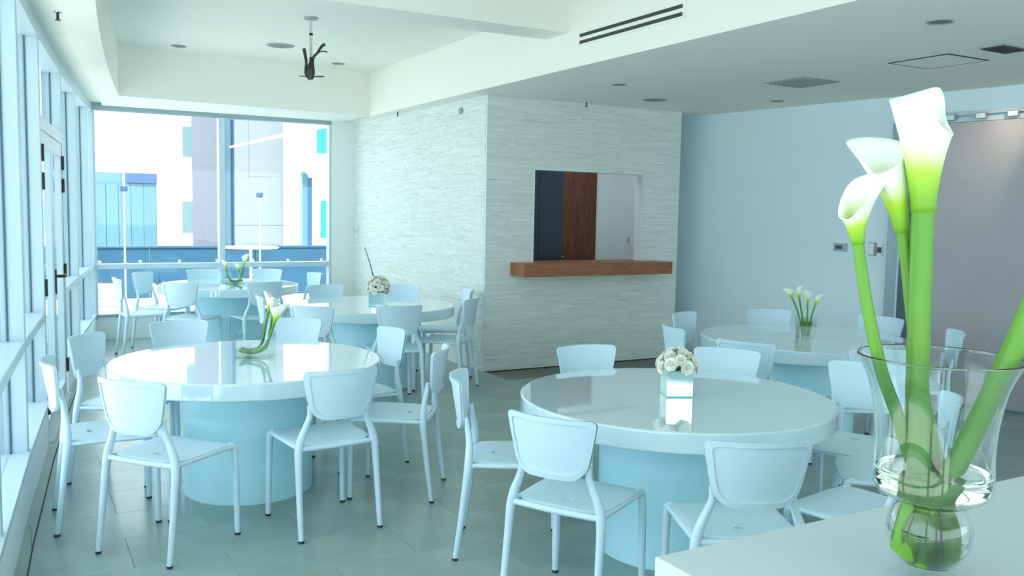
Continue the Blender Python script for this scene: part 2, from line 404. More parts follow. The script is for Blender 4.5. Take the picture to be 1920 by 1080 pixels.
# kitchen interior seen through the hatch
kd = struct(empty('door_2', (5.235, 8.5, 0)), 'dark reddish wooden door inside the kitchen')
box('leaf', (.0, .62, -.035, -.001, .01, 2.12), 'wood_door', kd)
kh = box('handle_rose', (.03, .075, -.042, -.034, 1.045, 1.09), 'chrome', kd, .004)
tube('lever', [(.052, -.04, 1.068), (.052, -.075, 1.068), (.075, -.082, 1.068), (.16, -.082, 1.062)], .008, 'chrome', kh, 8)
tc_ = tag(empty('tall_cabinet', (4.62, 8.2, 0)), 'dark navy tall kitchen cabinet beside the wooden door', 'cabinet')
box('body', (0, .60, 0, .295, 0, 2.2), 'navy', tc_, .004)
box('cabinet_door', (.004, .298, -.018, 0, .05, 2.19), 'navy', tc_, .003); box('cabinet_door', (.302, .596, -.018, 0, .05, 2.19), 'navy', tc_, .003)
box('kick_panel', (.01, .59, -.004, 0.02, 0, .05), 'black_metal', tc_)
sw = tag(empty('light_switch', (6.2, 8.28, 1.25)), 'small white light switch inside the kitchen', 'switch')
box('plate', (-.01, 0, -.04, .04, -.06, .06), 'plastic_white', sw, .002); box('rocker', (-.016, -.01, -.02, .02, -.03, .03), 'plastic_grey', sw, .002)
kl = tag(empty('kitchen_fill_light', (5.2, 7.98, ZC)), 'added flat square fill light inside the kitchen', 'light')  # lamp added out of view above the hatch to brighten the kitchen
box('frame', (-.2, .2, -.2, .2, -.02, 0), 'plastic_white', kl, .003); box('diffuser', (-.18, .18, -.18, .18, -.024, -.019), 'added_glow', kl)
sh = tag(box('serving_shelf', (4.235, 6.04, 7.30, 7.80, .938, 1.064), 'wood_shelf', None, .004), 'thick brown wooden shelf under the serving hatch in the stone wall', 'shelf')

# sliding grey panel and track on the right wall
ra = math.atan2(1, -.13)
def rw(y, out=0, z=0): return V((XR(y)-out*.9917, y-out*.129, z))
def rbox(name, ya, yb, o0, o1, z0, z1, m, parent, bev=0):
    a, b2, c, d = rw(ya, o0), rw(yb, o0), rw(yb, o1), rw(ya, o1)
    return prism(name, [a[:2], b2[:2], c[:2], d[:2]], z0, z1, m, parent, bev)
d3 = struct(empty('door_3'), 'large grey sliding panel hung on a white track')
rbox('panel', 2.2, 5.10, .012, .05, .02, 2.385, 'panel_grey', d3)
rbox('dark_stile', 5.10, 5.27, .005, .055, .0, 2.44, 'alu_dark', d3)
rbox('bright_bead', 5.268, 5.285, .005, .062, .0, 2.1, 'alu_white', d3)
rbox('frame_stile', 5.285, 5.40, .0, .045, .0, 2.42, 'alu_grey', d3, .004)
tr = rbox('track', 1.5, 5.36, .0, .05, 2.445, 2.475, 'alu_white', d3)
rbox('track', 1.5, 5.36, .0, .03, 2.39, 2.43, 'alu_white', d3)
for y in (3.36, 3.61, 3.86, 4.11, 4.365, 4.617, 4.873):
    c_ = rbox('track_clip', y-.04, y+.04, .03, .085, 2.405, 2.455, 'steel', d3, .003); rbox('clip_face', y-.034, y+.034, .085, .088, 2.408, 2.445, 'plastic_white', c_)
th = tag(empty('thermostat'), 'grey thermostat with dark screen on the plain grey wall', 'thermostat')
rbox('case', 5.822, 5.958, 0, .022, 1.243, 1.318, 'plastic_grey', th, .003); rbox('display', 5.862, 5.935, .022, .024, 1.262, 1.296, 'screen', th)
th = tag(empty('card_reader'), 'small white access panel beside a dark push button', 'panel')
rbox('case', 5.535, 5.585, 0, .03, 1.225, 1.33, 'plastic_white', th, .004); rbox('edge_bracket', 5.525, 5.536, 0, .032, 1.22, 1.335, 'plastic_grey', th)
rbox('edge_bracket', 5.525, 5.585, 0, .028, 1.33, 1.338, 'plastic_grey', th); rbox('edge_bracket', 5.525, 5.585, 0, .028, 1.216, 1.225, 'plastic_grey', th)
th = tag(empty('push_button'), 'black square push button on a white plate near the sliding panel', 'switch')
rbox('plate', 5.455, 5.518, 0, .01, 1.215, 1.33, 'plastic_white', th, .002); rbox('button', 5.467, 5.508, .01, .02, 1.245, 1.298, 'screen', th, .002)

# ------------------------------------------------------------------ ceiling fittings
def downlight(x, y, z, r_, label, cat='light', group=None, lit=False):
    o = tag(empty('downlight' if cat == 'light' else 'ceiling_speaker', (x, y, z)), label, cat, group)
    lathe('ring', [(r_*.78, -.001), (r_*.8, -.006), (r_*.95, -.007), (r_, -.002), (r_, .004), (r_*.78, .004)], 'vent_grey', o, 32, closed=True)
    lathe('lens', [(r_*.05, -.003), (r_*.79, -.003), (r_*.79, .001), (r_*.05, .001)], 'added_glow' if lit else 'lamp_glass', o, 32)
    return o
downlight(4.539, 6.272, ZC, .065, 'small unlit ceiling downlight just in front of the serving hatch', group=None)
downlight(6.383, 6.262, ZC, .065, 'small unlit ceiling downlight by the grey wall beyond the square air vent')
downlight(4.513, 3.237, ZC, .075, 'small dark ceiling downlight near the long slot vent, away from the stone wall')
downlight(5.427, 6.908, ZC, .115, 'wide round speaker in the low ceiling close to the stone wall', 'speaker')
downlight(1.511, 9.679, ZT, .075, 'small round downlight in the raised ceiling above the side glazing corner')
downlight(2.375, 9.033, ZT, .14, 'wide round speaker in the raised ceiling', 'speaker')
downlight(3.213, 9.772, ZT, .075, 'small round downlight in the raised ceiling corner toward the stone wall')
dl = downlight(6.72, 4.0, ZC, .06, 'added unseen ceiling downlight making the glow on the grey sliding panel', lit=True)  # fixture added out of view to make the warm glow on the panel
ld = bpy.data.lights.new('added_panel_glow', 'SPOT'); ld.energy = 20; ld.color = (1, .82, .55); ld.spot_size = .95; ld.spot_blend = 1; ld.shadow_soft_size = .04
lo = bpy.data.objects.new('bulb', ld); COL.objects.link(lo); lo.parent = dl; lo.location = (0, 0, -.02)
lo.rotation_euler = V((.37, .62, -.52)).to_track_quat('-Z', 'Y').to_euler()
av = tag(empty('air_vent', (5.635, 5.275, ZC)), 'square grey louvred air vent in the low ceiling', 'vent')
box('frame', (-.215, .215, -.215, .215, -.008, 0), 'vent_grey', av, .002)
for i in range(9): box('louvre', (-.19, .19, -.19+i*.043, -.165+i*.043, -.016, -.007), 'vent_grey', av)
ap = tag(empty('access_panel', (5.645, 4.05, ZC)), 'flush square access panel in the low ceiling with dark edge', 'panel')
box('dark_frame', (-.22, .22, -.235, .235, -.004, 0), 'vent_dark', ap); box('lid', (-.203, .203, -.218, .218, -.0045, -.002), 'ceil_white', ap)  # dark frame shows as an outline around the lid
av = tag(empty('air_vent', (5.53, 3.50, ZC)), 'small dark air vent beyond the flush access panel, over the sliding panel side', 'vent')
box('frame', (-.14, .14, -.085, .085, -.008, 0), 'vent_grey', av, .002)
for i in range(5): box('louvre', (-.125, .125, -.075+i*.031, -.052+i*.031, -.016, -.007), 'vent_dark', av)
ac = tag(empty('slot_vent', (3.745, 5.1, 2.86)), 'long white linear vent with two dark slots on the bulkhead', 'vent')
box('frame', (-.008, 0, -.62, .60, -.055, .055), 'ceil_white', ac, .002)
for z in (-.028, .022): box('slot', (-.011, -.005, -.595, .58, z-.011, z+.013), 'vent_dark', ac)
def sprinkler(p, label):
    o = tag(empty('sprinkler', p), label, 'sprinkler')
    lathe('escutcheon', [(.004, 0), (.022, 0), (.024, .006), (.004, .006)], 'chrome', o, 16)
    tube('nozzle', [(0, 0, .004), (0, 0, -.04)], .008, 'bronze', o, 8); lathe('deflector', [(.003, -.045), (.016, -.045), (.016, -.041), (.003, -.041)], 'bronze', o, 12)
sprinkler((5.0, 7.45, ZC-.006), 'dark sprinkler head in the low ceiling in front of the stone wall')
p_ = on_z(108, 22, ZC+.03); sprinkler((p_.x, p_.y, ZC+.024), 'dark sprinkler head above the side glazing')
p_ = on_z(753, 210, ZC); sprinkler((min(p_.x, 3.83), p_.y, ZC-.006), 'small sprinkler head under the bulkhead beside the stone wall')
so = tag(empty('wall_socket', (3.884, 11.0, 1.27)), 'small white switch plate on the stone wall by the back window', 'switch')
box('plate', (-.03, 0.01, -.035, .035, -.06, .06), 'plastic_white', so, .002); box('rocker', (-.035, -.029, -.015, .015, -.03, .03), 'plastic_grey', so)
sp = tag(lathe('wall_sensor', [(.004, 0), (.035, 0), (.03, -.012), (.004, -.016)], 'plastic_grey', None, 20, (3.925, 8.10, 2.553)), 'small grey round sensor high on the lit stone wall', 'sensor')
sp.rotation_euler = (0, PI/2, 0)
# pendant fixture
pe = tag(empty('pendant_light', (2.251, 7.574, ZT)), 'thin hanging pendant with dark branching metal arms', 'pendant lamp')
lathe('canopy', [(.004, -.02), (.055, -.016), (.06, 0), (.004, 0)], 'vent_grey', pe, 24)
tube('rod', [(0, 0, -.01), (0, 0, -.36)], .012, 'chrome', pe, 8)
tube('joint', [(0, 0, -.13), (0, 0, -.15)], .016, 'bronze', pe, 8)
lathe('body', [(.006, -.52), (.02, -.515), (.034, -.46), (.03, -.41), (.016, -.37), (.012, -.33), (.006, -.32)], 'bronze', pe, 16)
R2 = V((RT.x, RT.y, 0)).normalized()
def arm(pts, r_=.009):
    return tube('arm', spline([R2*a + V((0, 0, z)) for a, z in pts], 5), lerp_list([r_*.8, r_, r_*1.3], (len(pts)-1)*5+1), 'bronze', pe, 8)
arm([(-.01, -.52), (-.045, -.47), (-.04, -.38), (-.05, -.31), (-.06, -.26)], .012)
arm([(.02, -.50), (.02, -.34), (.05, -.30), (.09, -.24), (.12, -.22)], .011)
arm([(.01, -.37), (.045, -.31), (.09, -.28), (.14, -.285)], .005)
arm([(-.10, -.49), (-.03, -.492), (.04, -.492), (.11, -.49)], .005)

# ------------------------------------------------------------------ terrace and buildings outside
tf = struct(prism('floor_terrace', [(-9, YR-7), (9, YR-7), (9, YR-.16), (F(YR)-.17, YR-.16)] + [(F(y)-.17, y) for y in (-2, 2, 6, 9, YB+.14)] + [(9, YB+.145), (9, 17.0), (-9, 17.0)], -.2, -.02, 'terrace'), 'pale paved terrace outside the glazing')  # pale tone and unseen rear stretch added to bounce sun onto the ceilings
pp = tag(empty('parapet', (0, 16, -.02)), 'blue low terrace parapet outside the back window', 'parapet')
for i in range(8): box('parapet_panel', (-5+i*1.75, -5+i*1.75+1.73, 0, .12, 0, .84), 'parapet_blue', pp, .01)
box('coping', (-5.02, 9, -.03, .15, .84, .88), 'parapet_blue', pp, .01)
for i in range(9): lathe('lamp_stud', [(.004, 0), (.03, 0), (.03, -.02), (.004, -.025)], 'bld_panel', pp, 12, (.6+i*.62, -.002, .62)).rotation_euler = (-PI/2, 0, 0)
pp = tag(empty('parapet', (-8.0, 0, -.02)), 'blue low terrace parapet outside the side glazing', 'parapet')
for i in range(10): box('parapet_panel', (-.12, 0, -6+i*2.2, -6+i*2.2+2.18, 0, .84), 'parapet_blue', pp, .01)
box('coping', (-.15, .03, -6, 16, .84, .88), 'parapet_blue', pp, .01)
bA = tag(empty('building', (0, 40, -8)), 'white sunlit building with pale cyan windows behind the teal block', 'building')
def bparent(bld, name, x0, x1, y0, y1, Y, d0, d1, m, ground=False, par=None):
    a, c = on_y(x0, y1, Y), on_y(x1, y0, Y); L = bld.location
    z0 = -8 if ground else a.z
    k = (Y+d1)/(Y+d0)
    return prism(name, [(a.x-L.x, Y+d0-L.y), (c.x-L.x, Y+d0-L.y), (c.x*k-L.x, Y+d1-L.y), (a.x*k-L.x, Y+d1-L.y)], z0-L.z, c.z-L.z, m, par or bld)
bparent(bA, 'wall', 60, 362, -60, 500, 40, 0, 8, 'bld_white', True)
for y0, y1 in ((235, 293), (375, 436), (90, 150)):
    wd = bparent(bA, 'window', 340, 361, y0, y1, 40, -.06, .1, 'bld_white'); bparent(bA, 'window_pane', 341.5, 361, y0+3, y1-1, 40, -.09, -.06, 'bld_glass_pale', par=wd)
bT = tag(empty('building', (0, 32, -8)), 'low teal glass-fronted building in front of the white one', 'building')
bparent(bT, 'wall', 100, 293, 326, 500, 32, 0, 3, 'bld_teal', True); bparent(bT, 'roof_band', 236, 293, 326, 342, 32, -.15, 0, 'bld_blue')
for i in range(5): bparent(bT, 'glass_panel', 176+i*23.5, 198+i*23.5, 345, 462, 32, -.05, 0, 'bld_teal')
bB = tag(empty('building', (0, 36, -8)), 'tall pale lavender panelled tower behind the window mullion', 'building')
bparent(bB, 'wall', 362, 424, -80, 500, 36, 0, 3.5, 'bld_lavender', True)
bL = tag(empty('building', (0, 33, -8)), 'deep blue narrow glass tower strip beside the panelled block', 'building')
bparent(bL, 'wall', 424, 441, -80, 500, 33, 0, 3, 'bld_blue', True); bparent(bL, 'pale_strip', 424, 429, -80, 470, 33, -.06, 0, 'bld_teal')
bP = tag(empty('building', (0, 31, -8)), 'pale grey block of large flat wall panels with fine joints', 'building')
bparent(bP, 'core', 441, 532, -80, 500, 31, .05, 1.8, 'bld_lavender', True)
for xa, xb in ((441, 466), (466.5, 507), (507.5, 532)):
    for ya, yb in ((-80, 60), (61, 200), (201, 331), (332, 422), (423, 480)): bparent(bP, 'wall_panel', xa, xb, ya, yb, 31, 0, .05, 'bld_panel')
bC = tag(empty('building', (0, 27, -8)), 'white building with bright cyan windows and a blue doorway', 'building')
bparent(bC, 'wall', 532, 800, -120, 500, 27, 0, 3.5, 'bld_white', True)
for xa, xb, ya, yb in ((591, 640, 230, 288), (598, 640, 376, 447), (591, 640, 60, 120)):
    wd = bparent(bC, 'window', xa, xb, ya, yb, 27, -.05, .1, 'bld_white'); bparent(bC, 'window_pane', xa+1, xb-1, ya+1, yb-1, 27, -.08, -.05, 'bld_glass', par=wd)
dr = bparent(bC, 'doorway', 561, 573, 325, 490, 27, -.1, .1, 'bld_glass_pale'); bparent(bC, 'door_frame', 575, 583, 334, 490, 27, -.12, .1, 'bld_blue'); bparent(bC, 'door_panel', 566, 575, 328, 490, 27, -.11, .1, 'bld_teal')
bparent(bC, 'door_canopy', 556, 620, 314, 322, 27, -.5, 0, 'bld_white')
# terrace pieces
def gx(x, Y): return on_y(x, 460, Y).x
for px, top, kn, lab in ((234, 325, 353, 'slim white terrace pole with dark knob in front of the teal building'), (487.5, 362, 365, 'slim white terrace pole with dark knob beside the round terrace table')):
    X = gx(px, 14.6); zt = on_y(px, top, 14.6).z; zk = on_y(px, kn, 14.6).z
    o = tag(empty('terrace_pole', (X, 14.6, -.02)), lab, 'pole')
    tube('shaft', [(0, 0, 0), (0, 0, zt+.02)], .013, 'terrace_white', o, 10)
    lathe('knob', [(.01, zk-.03), (.05, zk-.025), (.058, zk+.01), (.05, zk+.05), (.01, zk+.055)], 'bld_blue', o, 16); lathe('base', [(.01, .06), (.03, .06), (.16, .03), (.18, 0), (.01, 0)], 'terrace_white', o, 20)
X = gx(470, 13.6)
ot = tag(empty('terrace_table', (X, 13.6, -.02)), 'tall round white terrace table outside the back window', 'table')
zt = on_y(470, 463, 13.6).z
lathe('table_top', [(.01, zt), (.40, zt), (.42, zt+.012), (.40, zt+.025), (.01, zt+.025)], 'terrace_white', ot, 32)
tube('column', [(0, 0, .02), (0, 0, zt)], .022, 'terrace_white', ot, 12); lathe('foot', [(.01, .03), (.25, .02), (.26, 0), (.01, 0)], 'terrace_white', ot, 24)
a_, c_ = on_y(430, 276, 26), on_y(640, 229, 26)
LB = bC.location
tube('awning_bar', [a_-LB, c_-LB, V((c_.x, 27.02, c_.z))-LB], [.03, .075, .075], 'terrace_white', bC, 8)
# white boxes added to stand in for sunlit patches low outside
for px, wpx, y0, lab, mt_ in ((197, 34, 527, 'bright white terrace planter box near the window corner', 'terrace_white'), (306, 36, 530, 'bright white terrace planter box behind the far left chairs', 'terrace_white')):
    Y = 14.0; z = on_y(px, y0, Y).z; X = gx(px, Y); hw = wpx/2/FPX*13.2
    o = tag(empty('sunpatch_box', (X, Y, -.02)), lab, 'sunpatch')
    for k in range(4): box('board', (-hw, hw, -.2, .2, .0+k*(z/4)+.004, (k+1)*(z/4)), mt_, o, .006)
    box('top_inset', (-hw+.03, hw-.03, -.17, .17, z-.03, z-.01+.012), 'vent_dark', o)

# ------------------------------------------------------------------ tables
TABS = {'T1': (1.12, 4.965), 'T2': (2.69, 3.205), 'T3': (2.765, 7.43), 'T4': (2.03, 9.86), 'T5': (4.85, 4.39)}
ZTOP, RTAB = .72, .725
tl = {'T1': 'round white pedestal table with bent calla lilies beside the glazed doors',
      'T2': 'round white pedestal table with a mirrored cube of white flowers, nearest the counter',
      'T3': 'round white pedestal table beside the lit stone wall, white flowers in a cube',
      'T4': 'round white pedestal table in front of the back window, callas in glass',
      'T5': 'round white pedestal table by the plain grey wall with upright small callas'}
tproto = None
for k, (x, y) in TABS.items():
    if tproto is None:
        t = empty('round_table', (x, y, 0)); tproto = t
        lathe('table_top', [(.01, ZTOP), (RTAB-.012, ZTOP), (RTAB-.006, ZTOP), (RTAB-.001, ZTOP-.003), (RTAB, ZTOP-.008), (RTAB, ZTOP-.012), (RTAB, ZTOP-.078), (RTAB, ZTOP-.082), (RTAB-.006, ZTOP-.088), (RTAB-.012, ZTOP-.088), (.01, ZTOP-.088)], 'table_gloss', t, 96, angle=60)
        lathe('pedestal', [(.01, 0), (.345, 0), (.345, ZTOP-.088), (.01, ZTOP-.088)], 'table_base', t, 72)
    else: t = copy_tree(tproto); t.location = (x, y, 0)
    tag(t, tl[k], 'table', 'round white tables')

# ------------------------------------------------------------------ chairs
def chair_proto():
    c = empty('dining_chair')
    # seat with its drain slot, rings from slot to outline
    N = 48; hole_c = V((0, -.085)); rings = 7; top, vs_, fs = [], [], []
    def outline(a):
        ca, sa = math.cos(a), math.sin(a); n = 5.0
        y = .013 + .205*math.copysign(abs(sa)**(2/n), sa)
        hw = .19 + .018*((y+.19)/.4)
        return V((hw*math.copysign(abs(ca)**(2/n), ca), y))
    def zt(x, y): return .452 - .010*(1-min(1, (x/.2)**2))*(1-min(1, ((y-.0)/.24)**2)) - (.012*max(0, (y-.14)/.08)**2 if y > .14 else 0)
    for rg in range(rings+1):
        f = (rg/rings)**.8
        for j in range(N):
            a = 2*PI*j/N; o_ = outline(a); h_ = hole_c + V((.027*math.cos(a), .014*math.sin(a)))
            p = h_.lerp(o_, f); vs_.append((p.x, p.y, zt(p.x, p.y) - (.004 if rg == rings else 0)))
    nb = len(vs_)
    for rg in range(rings+1):
        for j in range(N):
            x, y, z = vs_[rg*N+j]; k = .985 if rg == rings else 1
            vs_.append((x*k, .013+(y-.013)*k, z-.018))
    for rg in range(rings):
        for j in range(N):
            q = (rg*N+j, rg*N+(j+1) % N, (rg+1)*N+(j+1) % N, (rg+1)*N+j); fs.append(q); fs.append(tuple(nb+i for i in q[::-1]))
    for j in range(N):
        fs.append((rings*N+j, rings*N+(j+1) % N, nb+rings*N+(j+1) % N, nb+rings*N+j)); fs.append((j, nb+j, nb+(j+1) % N, (j+1) % N))
    link('seat', mesh('seat', vs_, fs, True, 50), 'chair_white', c)
    # backrest shell
    zb, zt_ = .572, .812
    def hw(t): return .136 + .057*(t**.75)
    def ypos(x, t): return -.186 - .040*t - .060*(1 - (x/.195)**2)
    def edge_t(s):  # rounding of the panel: returns (lo,hi) of t at |s|
        s = abs(s); lo = 0; hi = 1.0
        if s > .60: q = (s-.60)/.40; lo = .27*(1-math.sqrt(max(0, 1-q*q)))
        if s > .86: q = (s-.86)/.14; hi = 1 - .10*(1-math.sqrt(max(0, 1-q*q)))
        return lo, hi - .012*s*s
    nu, nv = 26, 12; vs_, fs = [], []
    for side in (0, 1):
        for i in range(nv+1):
            for j in range(nu+1):
                s = math.sin((2*j/nu-1)*PI/2); lo, hi = edge_t(s); t = lo + (hi-lo)*i/nv
                x = s*hw(t); y = ypos(x, t) - (.009 if side else 0)
                vs_.append((x, y, zb + (zt_-zb)*t))
    W_ = nu+1; nb = (nv+1)*W_
    for i in range(nv):
        for j in range(nu):
            q = (i*W_+j, i*W_+j+1, (i+1)*W_+j+1, (i+1)*W_+j); fs.append(q); fs.append(tuple(nb+k for k in q[::-1]))
    loop = [j for j in range(W_)] + [i*W_+nu for i in range(1, nv+1)] + [nv*W_+j for j in range(nu-1, -1, -1)] + [i*W_ for i in range(nv-1, 0, -1)]
    for k in range(len(loop)):
        a, b_ = loop[k], loop[(k+1) % len(loop)]; fs.append((a, b_, nb+b_, nb+a))
    br = link('backrest', mesh('backrest', vs_, fs, True, 50), 'chair_white', c)
    # raised border on the rear of the backrest
    vs_, fs = [], []; L = len(loop); ctr_t = .5
    pts = []
    for k in loop:
        x, y, z = ((0, 0, 0)); i, j = divmod(k, W_)
        s = math.sin((2*j/nu-1)*PI/2); lo, hi = edge_t(s); pts.append((s, lo+(hi-lo)*i/nv))
    for (s, t) in pts:
        si = s*(1-.021/.19); ti = .5 + (t-.5)*(1-.020/.12)
        x0 = s*hw(t); x1 = si*hw(ti)
        for x, tt, dy in ((x0, t, -.004), (x0, t, -.0145), (x1, ti, -.0150), (x1, ti, -.007)):
            vs_.append((x, ypos(x, tt)+dy, zb + (zt_-zb)*tt))
    for k in range(L):
        a, b_ = k*4, ((k+1) % L)*4
        for q in range(4): fs.append((a+q, b_+q, b_+(q+1) % 4, a+(q+1) % 4))
    link('back_frame', mesh('back_frame', vs_, fs, True, 35), 'chair_white', c)
    for s in (-1, 1):
        pth = spline([(s*.203, -.243, .008), (s*.202, -.222, .16), (s*.199, -.203, .32), (s*.196, -.192, .415), (s*.184, -.189, .475), (s*.160, -.191, .535), (s*.143, -.200, .59), (s*.150, -.206, .64)], 4)
        lg = tube('leg', pth, lerp_list([.0125, .0145, .0165, .0195, .0185, .0155, .0135, .009], len(pth)), 'chair_white', c, 10)
        tube('glide', [(s*.203, -.2435, 0), (s*.203, -.243, .012)], .0132, 'rubber', lg, 10)
        pth = spline([(s*.203, .205, .008), (s*.199, .203, .22), (s*.196, .200, .38), (s*.192, .193, .428), (s*.180, .172, .443)], 4)
        lg = tube('leg', pth, lerp_list([.0135, .0150, .0165, .0175, .010], len(pth)), 'chair_white', c, 10)
        tube('glide', [(s*.203, .205, 0), (s*.203, .205, .012)], .0142, 'rubber', lg, 10)
        tube('side_rail', [(s*.192, -.18, .432), (s*.196, 0, .434), (s*.197, .185, .434)], .011, 'chair_white', c, 8)
    tube('rear_rail', spline([(-.185, -.190, .432), (-.09, -.201, .433), (0, -.204, .433), (.09, -.201, .433), (.185, -.190, .432)], 3), .013, 'chair_white', c, 8)
    return c
cp = chair_proto()
W = 'white chair '
# explicit poses (x, y, facing) or (table, polar angle of the back, radius of the back, facing offset)
CH = [
 ((.612, 4.262, 39), 'at the bent-calla table, angled with its back toward the window kerb'),
 ((1.315, 4.245, 95.5), 'at the bent-calla table, back square to the open floor'),
 ((1.83, 4.55, 146), 'at the bent-calla table, side-on, facing the glazed doors'),
 ((1.833, 5.19, 186), 'between the bent-calla table and the stone-wall table'),
 (('T1', 61.5, 1.1, 0), 'at the bent-calla table, just behind the bent lilies'),
 (('T1', 100.5, 1.1, 0), 'at the bent-calla table, its far side toward the back window'),
 (('T1', 141, 1.0, 6), 'at the bent-calla table, back against the glazed doors'),
 ((.388, 4.775, -1), 'at the bent-calla table, back against the window kerb before the doors'),
 ((2.005, 3.53, -31), 'at the counter-side mirrored-cube table, side-on beside the aisle'),
 ((1.947, 2.891, 29.5), 'at the counter-side mirrored-cube table, seen from behind beside the aisle'),
 ((2.298, 2.384, 65), 'half hidden by the foreground counter, back turned to it'),
 (('T2', 82, .95, 3), 'on the hatch side of the mirrored-cube table nearest the counter'),
 (('T2', 33, .98, 3), 'behind the mirrored cube of flowers nearest the counter'),
 ((3.63, 2.97, 205), 'with a bright back, between the two tables in front of the sliding panel'),
 (('T2', -44, 1.2, 0), 'whose seat shows just beside the tall goblet vase bowl'),
 (('T2', -80, 1.2, 0), 'whose seat corner shows just above the counter edge'),
 (('T3', 97, 1.0, 0), 'at the stone-wall table, far side toward the back window'),
 (('T3', 53, 1.0, 0), 'at the stone-wall table, behind its creamy flowers'),
 ((3.27, 7.0, 135), 'at the stone-wall table, back almost touching the stone corner'),
 ((3.53, 7.62, 165), 'squeezed between the stone-wall table and the stone'),
 (('T3', -98, .97, 0), 'at the stone-wall table, seen squarely from behind across the aisle'),
 (('T3', -136, 1.08, 0), 'at the stone-wall table, partly hidden behind the bent-calla table'),
 (('T3', 168, .95, 0), 'facing the stone wall, behind the bent lilies'),
 (('T4', -177, 1.12, 0), 'at the back window table, side-on, nearest the glazed doors'),
 (('T4', 140, 1.05, 0), 'at the back window table, in the window corner'),
 (('T4', 95, 1.05, 0), 'against the back window glass on the teal building side'),
 (('T4', 55, 1.10, 0), 'against the back window glass on the stone wall side'),
 (('T4', -130, .98, 2), 'at the back window table, seen from behind near the side glazing'),
 (('T4', -80, .92, 0), 'at the back window table, seen from behind past the bent lilies'),
 (('T4', 8, 1.0, 0), 'at the back window table, facing it from the stone wall side'),
 (('T5', 113, .95, 0), 'at the grey wall table, against the stone corner edge'),
 (('T5', 163, 1.0, 0), 'at the grey wall table, facing it from the hatch side'),
 ((5.19, 5.0, 240), 'at the grey wall table, far side close to the grey wall'),
 (('T5', 7, .95, 0), 'at the grey wall table, far side below the thermostat'),
 (('T5', -156, 1.10, 0), 'at the grey wall table, back turned to the mirrored-cube table'),
 (('T5', -43, .97, 0), 'at the grey wall table, in front of the grey sliding panel'),
 (('T5', -116, 1.12, 0), 'at the grey wall table, behind the tall goblet vase'),
]
for i, (pose, lab) in enumerate(CH):
    c = cp if i == 0 else copy_tree(cp)
    if len(pose) == 3: X, Y, f = pose[0], pose[1], math.radians(pose[2])
    else:
        tk, ang, rad, off = pose; a = math.radians(ang); f = a + PI + math.radians(off)
        X, Y = TABS[tk][0] + rad*math.cos(a) + .245*math.cos(f), TABS[tk][1] + rad*math.sin(a) + .245*math.sin(f)
    c.location = (X, Y, 0); c.rotation_euler = (0, 0, f - PI/2)
    assert 4 <= len((W+lab).split()) <= 16, lab
    tag(c, W+lab, 'chair', 'white plastic dining chairs')

# ------------------------------------------------------------------ foreground counter
ct = tag(empty('bar_counter', (.822, -.9, 0)), 'white bar counter in the foreground carrying the tall glass vase', 'counter')
box('worktop', (0, 2.6, 0, 1.912, 1.02, 1.06), 'counter', ct, .003)
box('front_panel', (.012, 2.58, 0, 1.895, 0, 1.02), 'counter', ct)

# ------------------------------------------------------------------ calla lilies
def spathe_mesh(name, base, up, rim, r0, nseg=40, nv=14, curl=1.9, lift=.5):
    """funnel from a small ring at base to a closed rim polyline; 'len' runs 0..1"""
    rim = [V(p) for p in rim]; n = len(rim); R_ = []
    for k in range(nseg):
        t = k/nseg*n; i = int(t); f = t - i
        p0, p1, p2, p3 = rim[(i-1) % n], rim[i % n], rim[(i+1) % n], rim[(i+2) % n]
        R_.append(.5*((2*p1) + (p2-p0)*f + (2*p0-5*p1+4*p2-p3)*f*f + (3*p1-p0-3*p2+p3)*f**3))
    cen = sum(R_, V())/nseg; up = V(up).normalized(); base = V(base); H = (cen-base).length
    vs_, fs, ln = [], [], []
    for i in range(nv+1):
        v = i/nv
        c1 = base + up*(H*.55)
        ax = base*(1-v)**2 + c1*(2*v*(1-v)) + cen*v*v
        for k in range(nseg):
            off = R_[k] - cen; lat = off - up*off.dot(up); ld_ = lat.normalized() if lat.length > 1e-6 else V((1, 0, 0))
            g = .10*v + .90*v**1.6; g2 = v**(curl*1.15)
            p = ax + ld_*(r0*(1-v*v)) + lat*g + up*off.dot(up)*g2
            if i == nv: p = R_[k]
            vs_.append(p); ln.append(v)
    for i in range(nv):
        for k in range(nseg): fs.append((i*nseg+k, i*nseg+(k+1) % nseg, (i+1)*nseg+(k+1) % nseg, (i+1)*nseg+k))
    fs.append(tuple(range(nseg))[::-1])
    me = bpy.data.meshes.new(name); me.from_pydata([tuple(v) for v in vs_], [], fs)
    for p in me.polygons: p.use_smooth = True
    at_ = me.attributes.new('len', 'FLOAT', 'POINT'); at_.data.foreach_set('value', ln)
    return me, cen
def calla(label, stem_pts, r_bot, r_top, rim, group, loc, mstem='stem', nseg=40, nv=14, sol=.0012):
    """stem_pts from bottom to top, rim: closed list; world coordinates, origin moved to loc"""
    L = V(loc); o = tag(empty('calla_lily', loc), label, 'flower', group)
    sp_ = spline([V(p)-L for p in stem_pts], 6)
    tube('stem', sp_, lerp_list([r_bot, r_bot, (r_bot+r_top)/2, r_top], len(sp_)), mstem, o, 12)
    up = (sp_[-1]-sp_[-4]).normalized()
    me, cen = spathe_mesh('spathe', sp_[-1]-up*r_top*.6, up, [V(p)-L for p in rim], r_top*1.05, nseg, nv)
    s = link('spathe', me, 'spathe', o); md = s.modifiers.new('thick', 'SOLIDIFY'); md.thickness = sol; md.offset = -1
    b_ = sp_[-1]; tube('spadix', [b_, b_.lerp(cen, .35), b_.lerp(cen, .58)], [r_top*.5, r_top*.42, r_top*.25], 'spadix', o, 8)
    return o
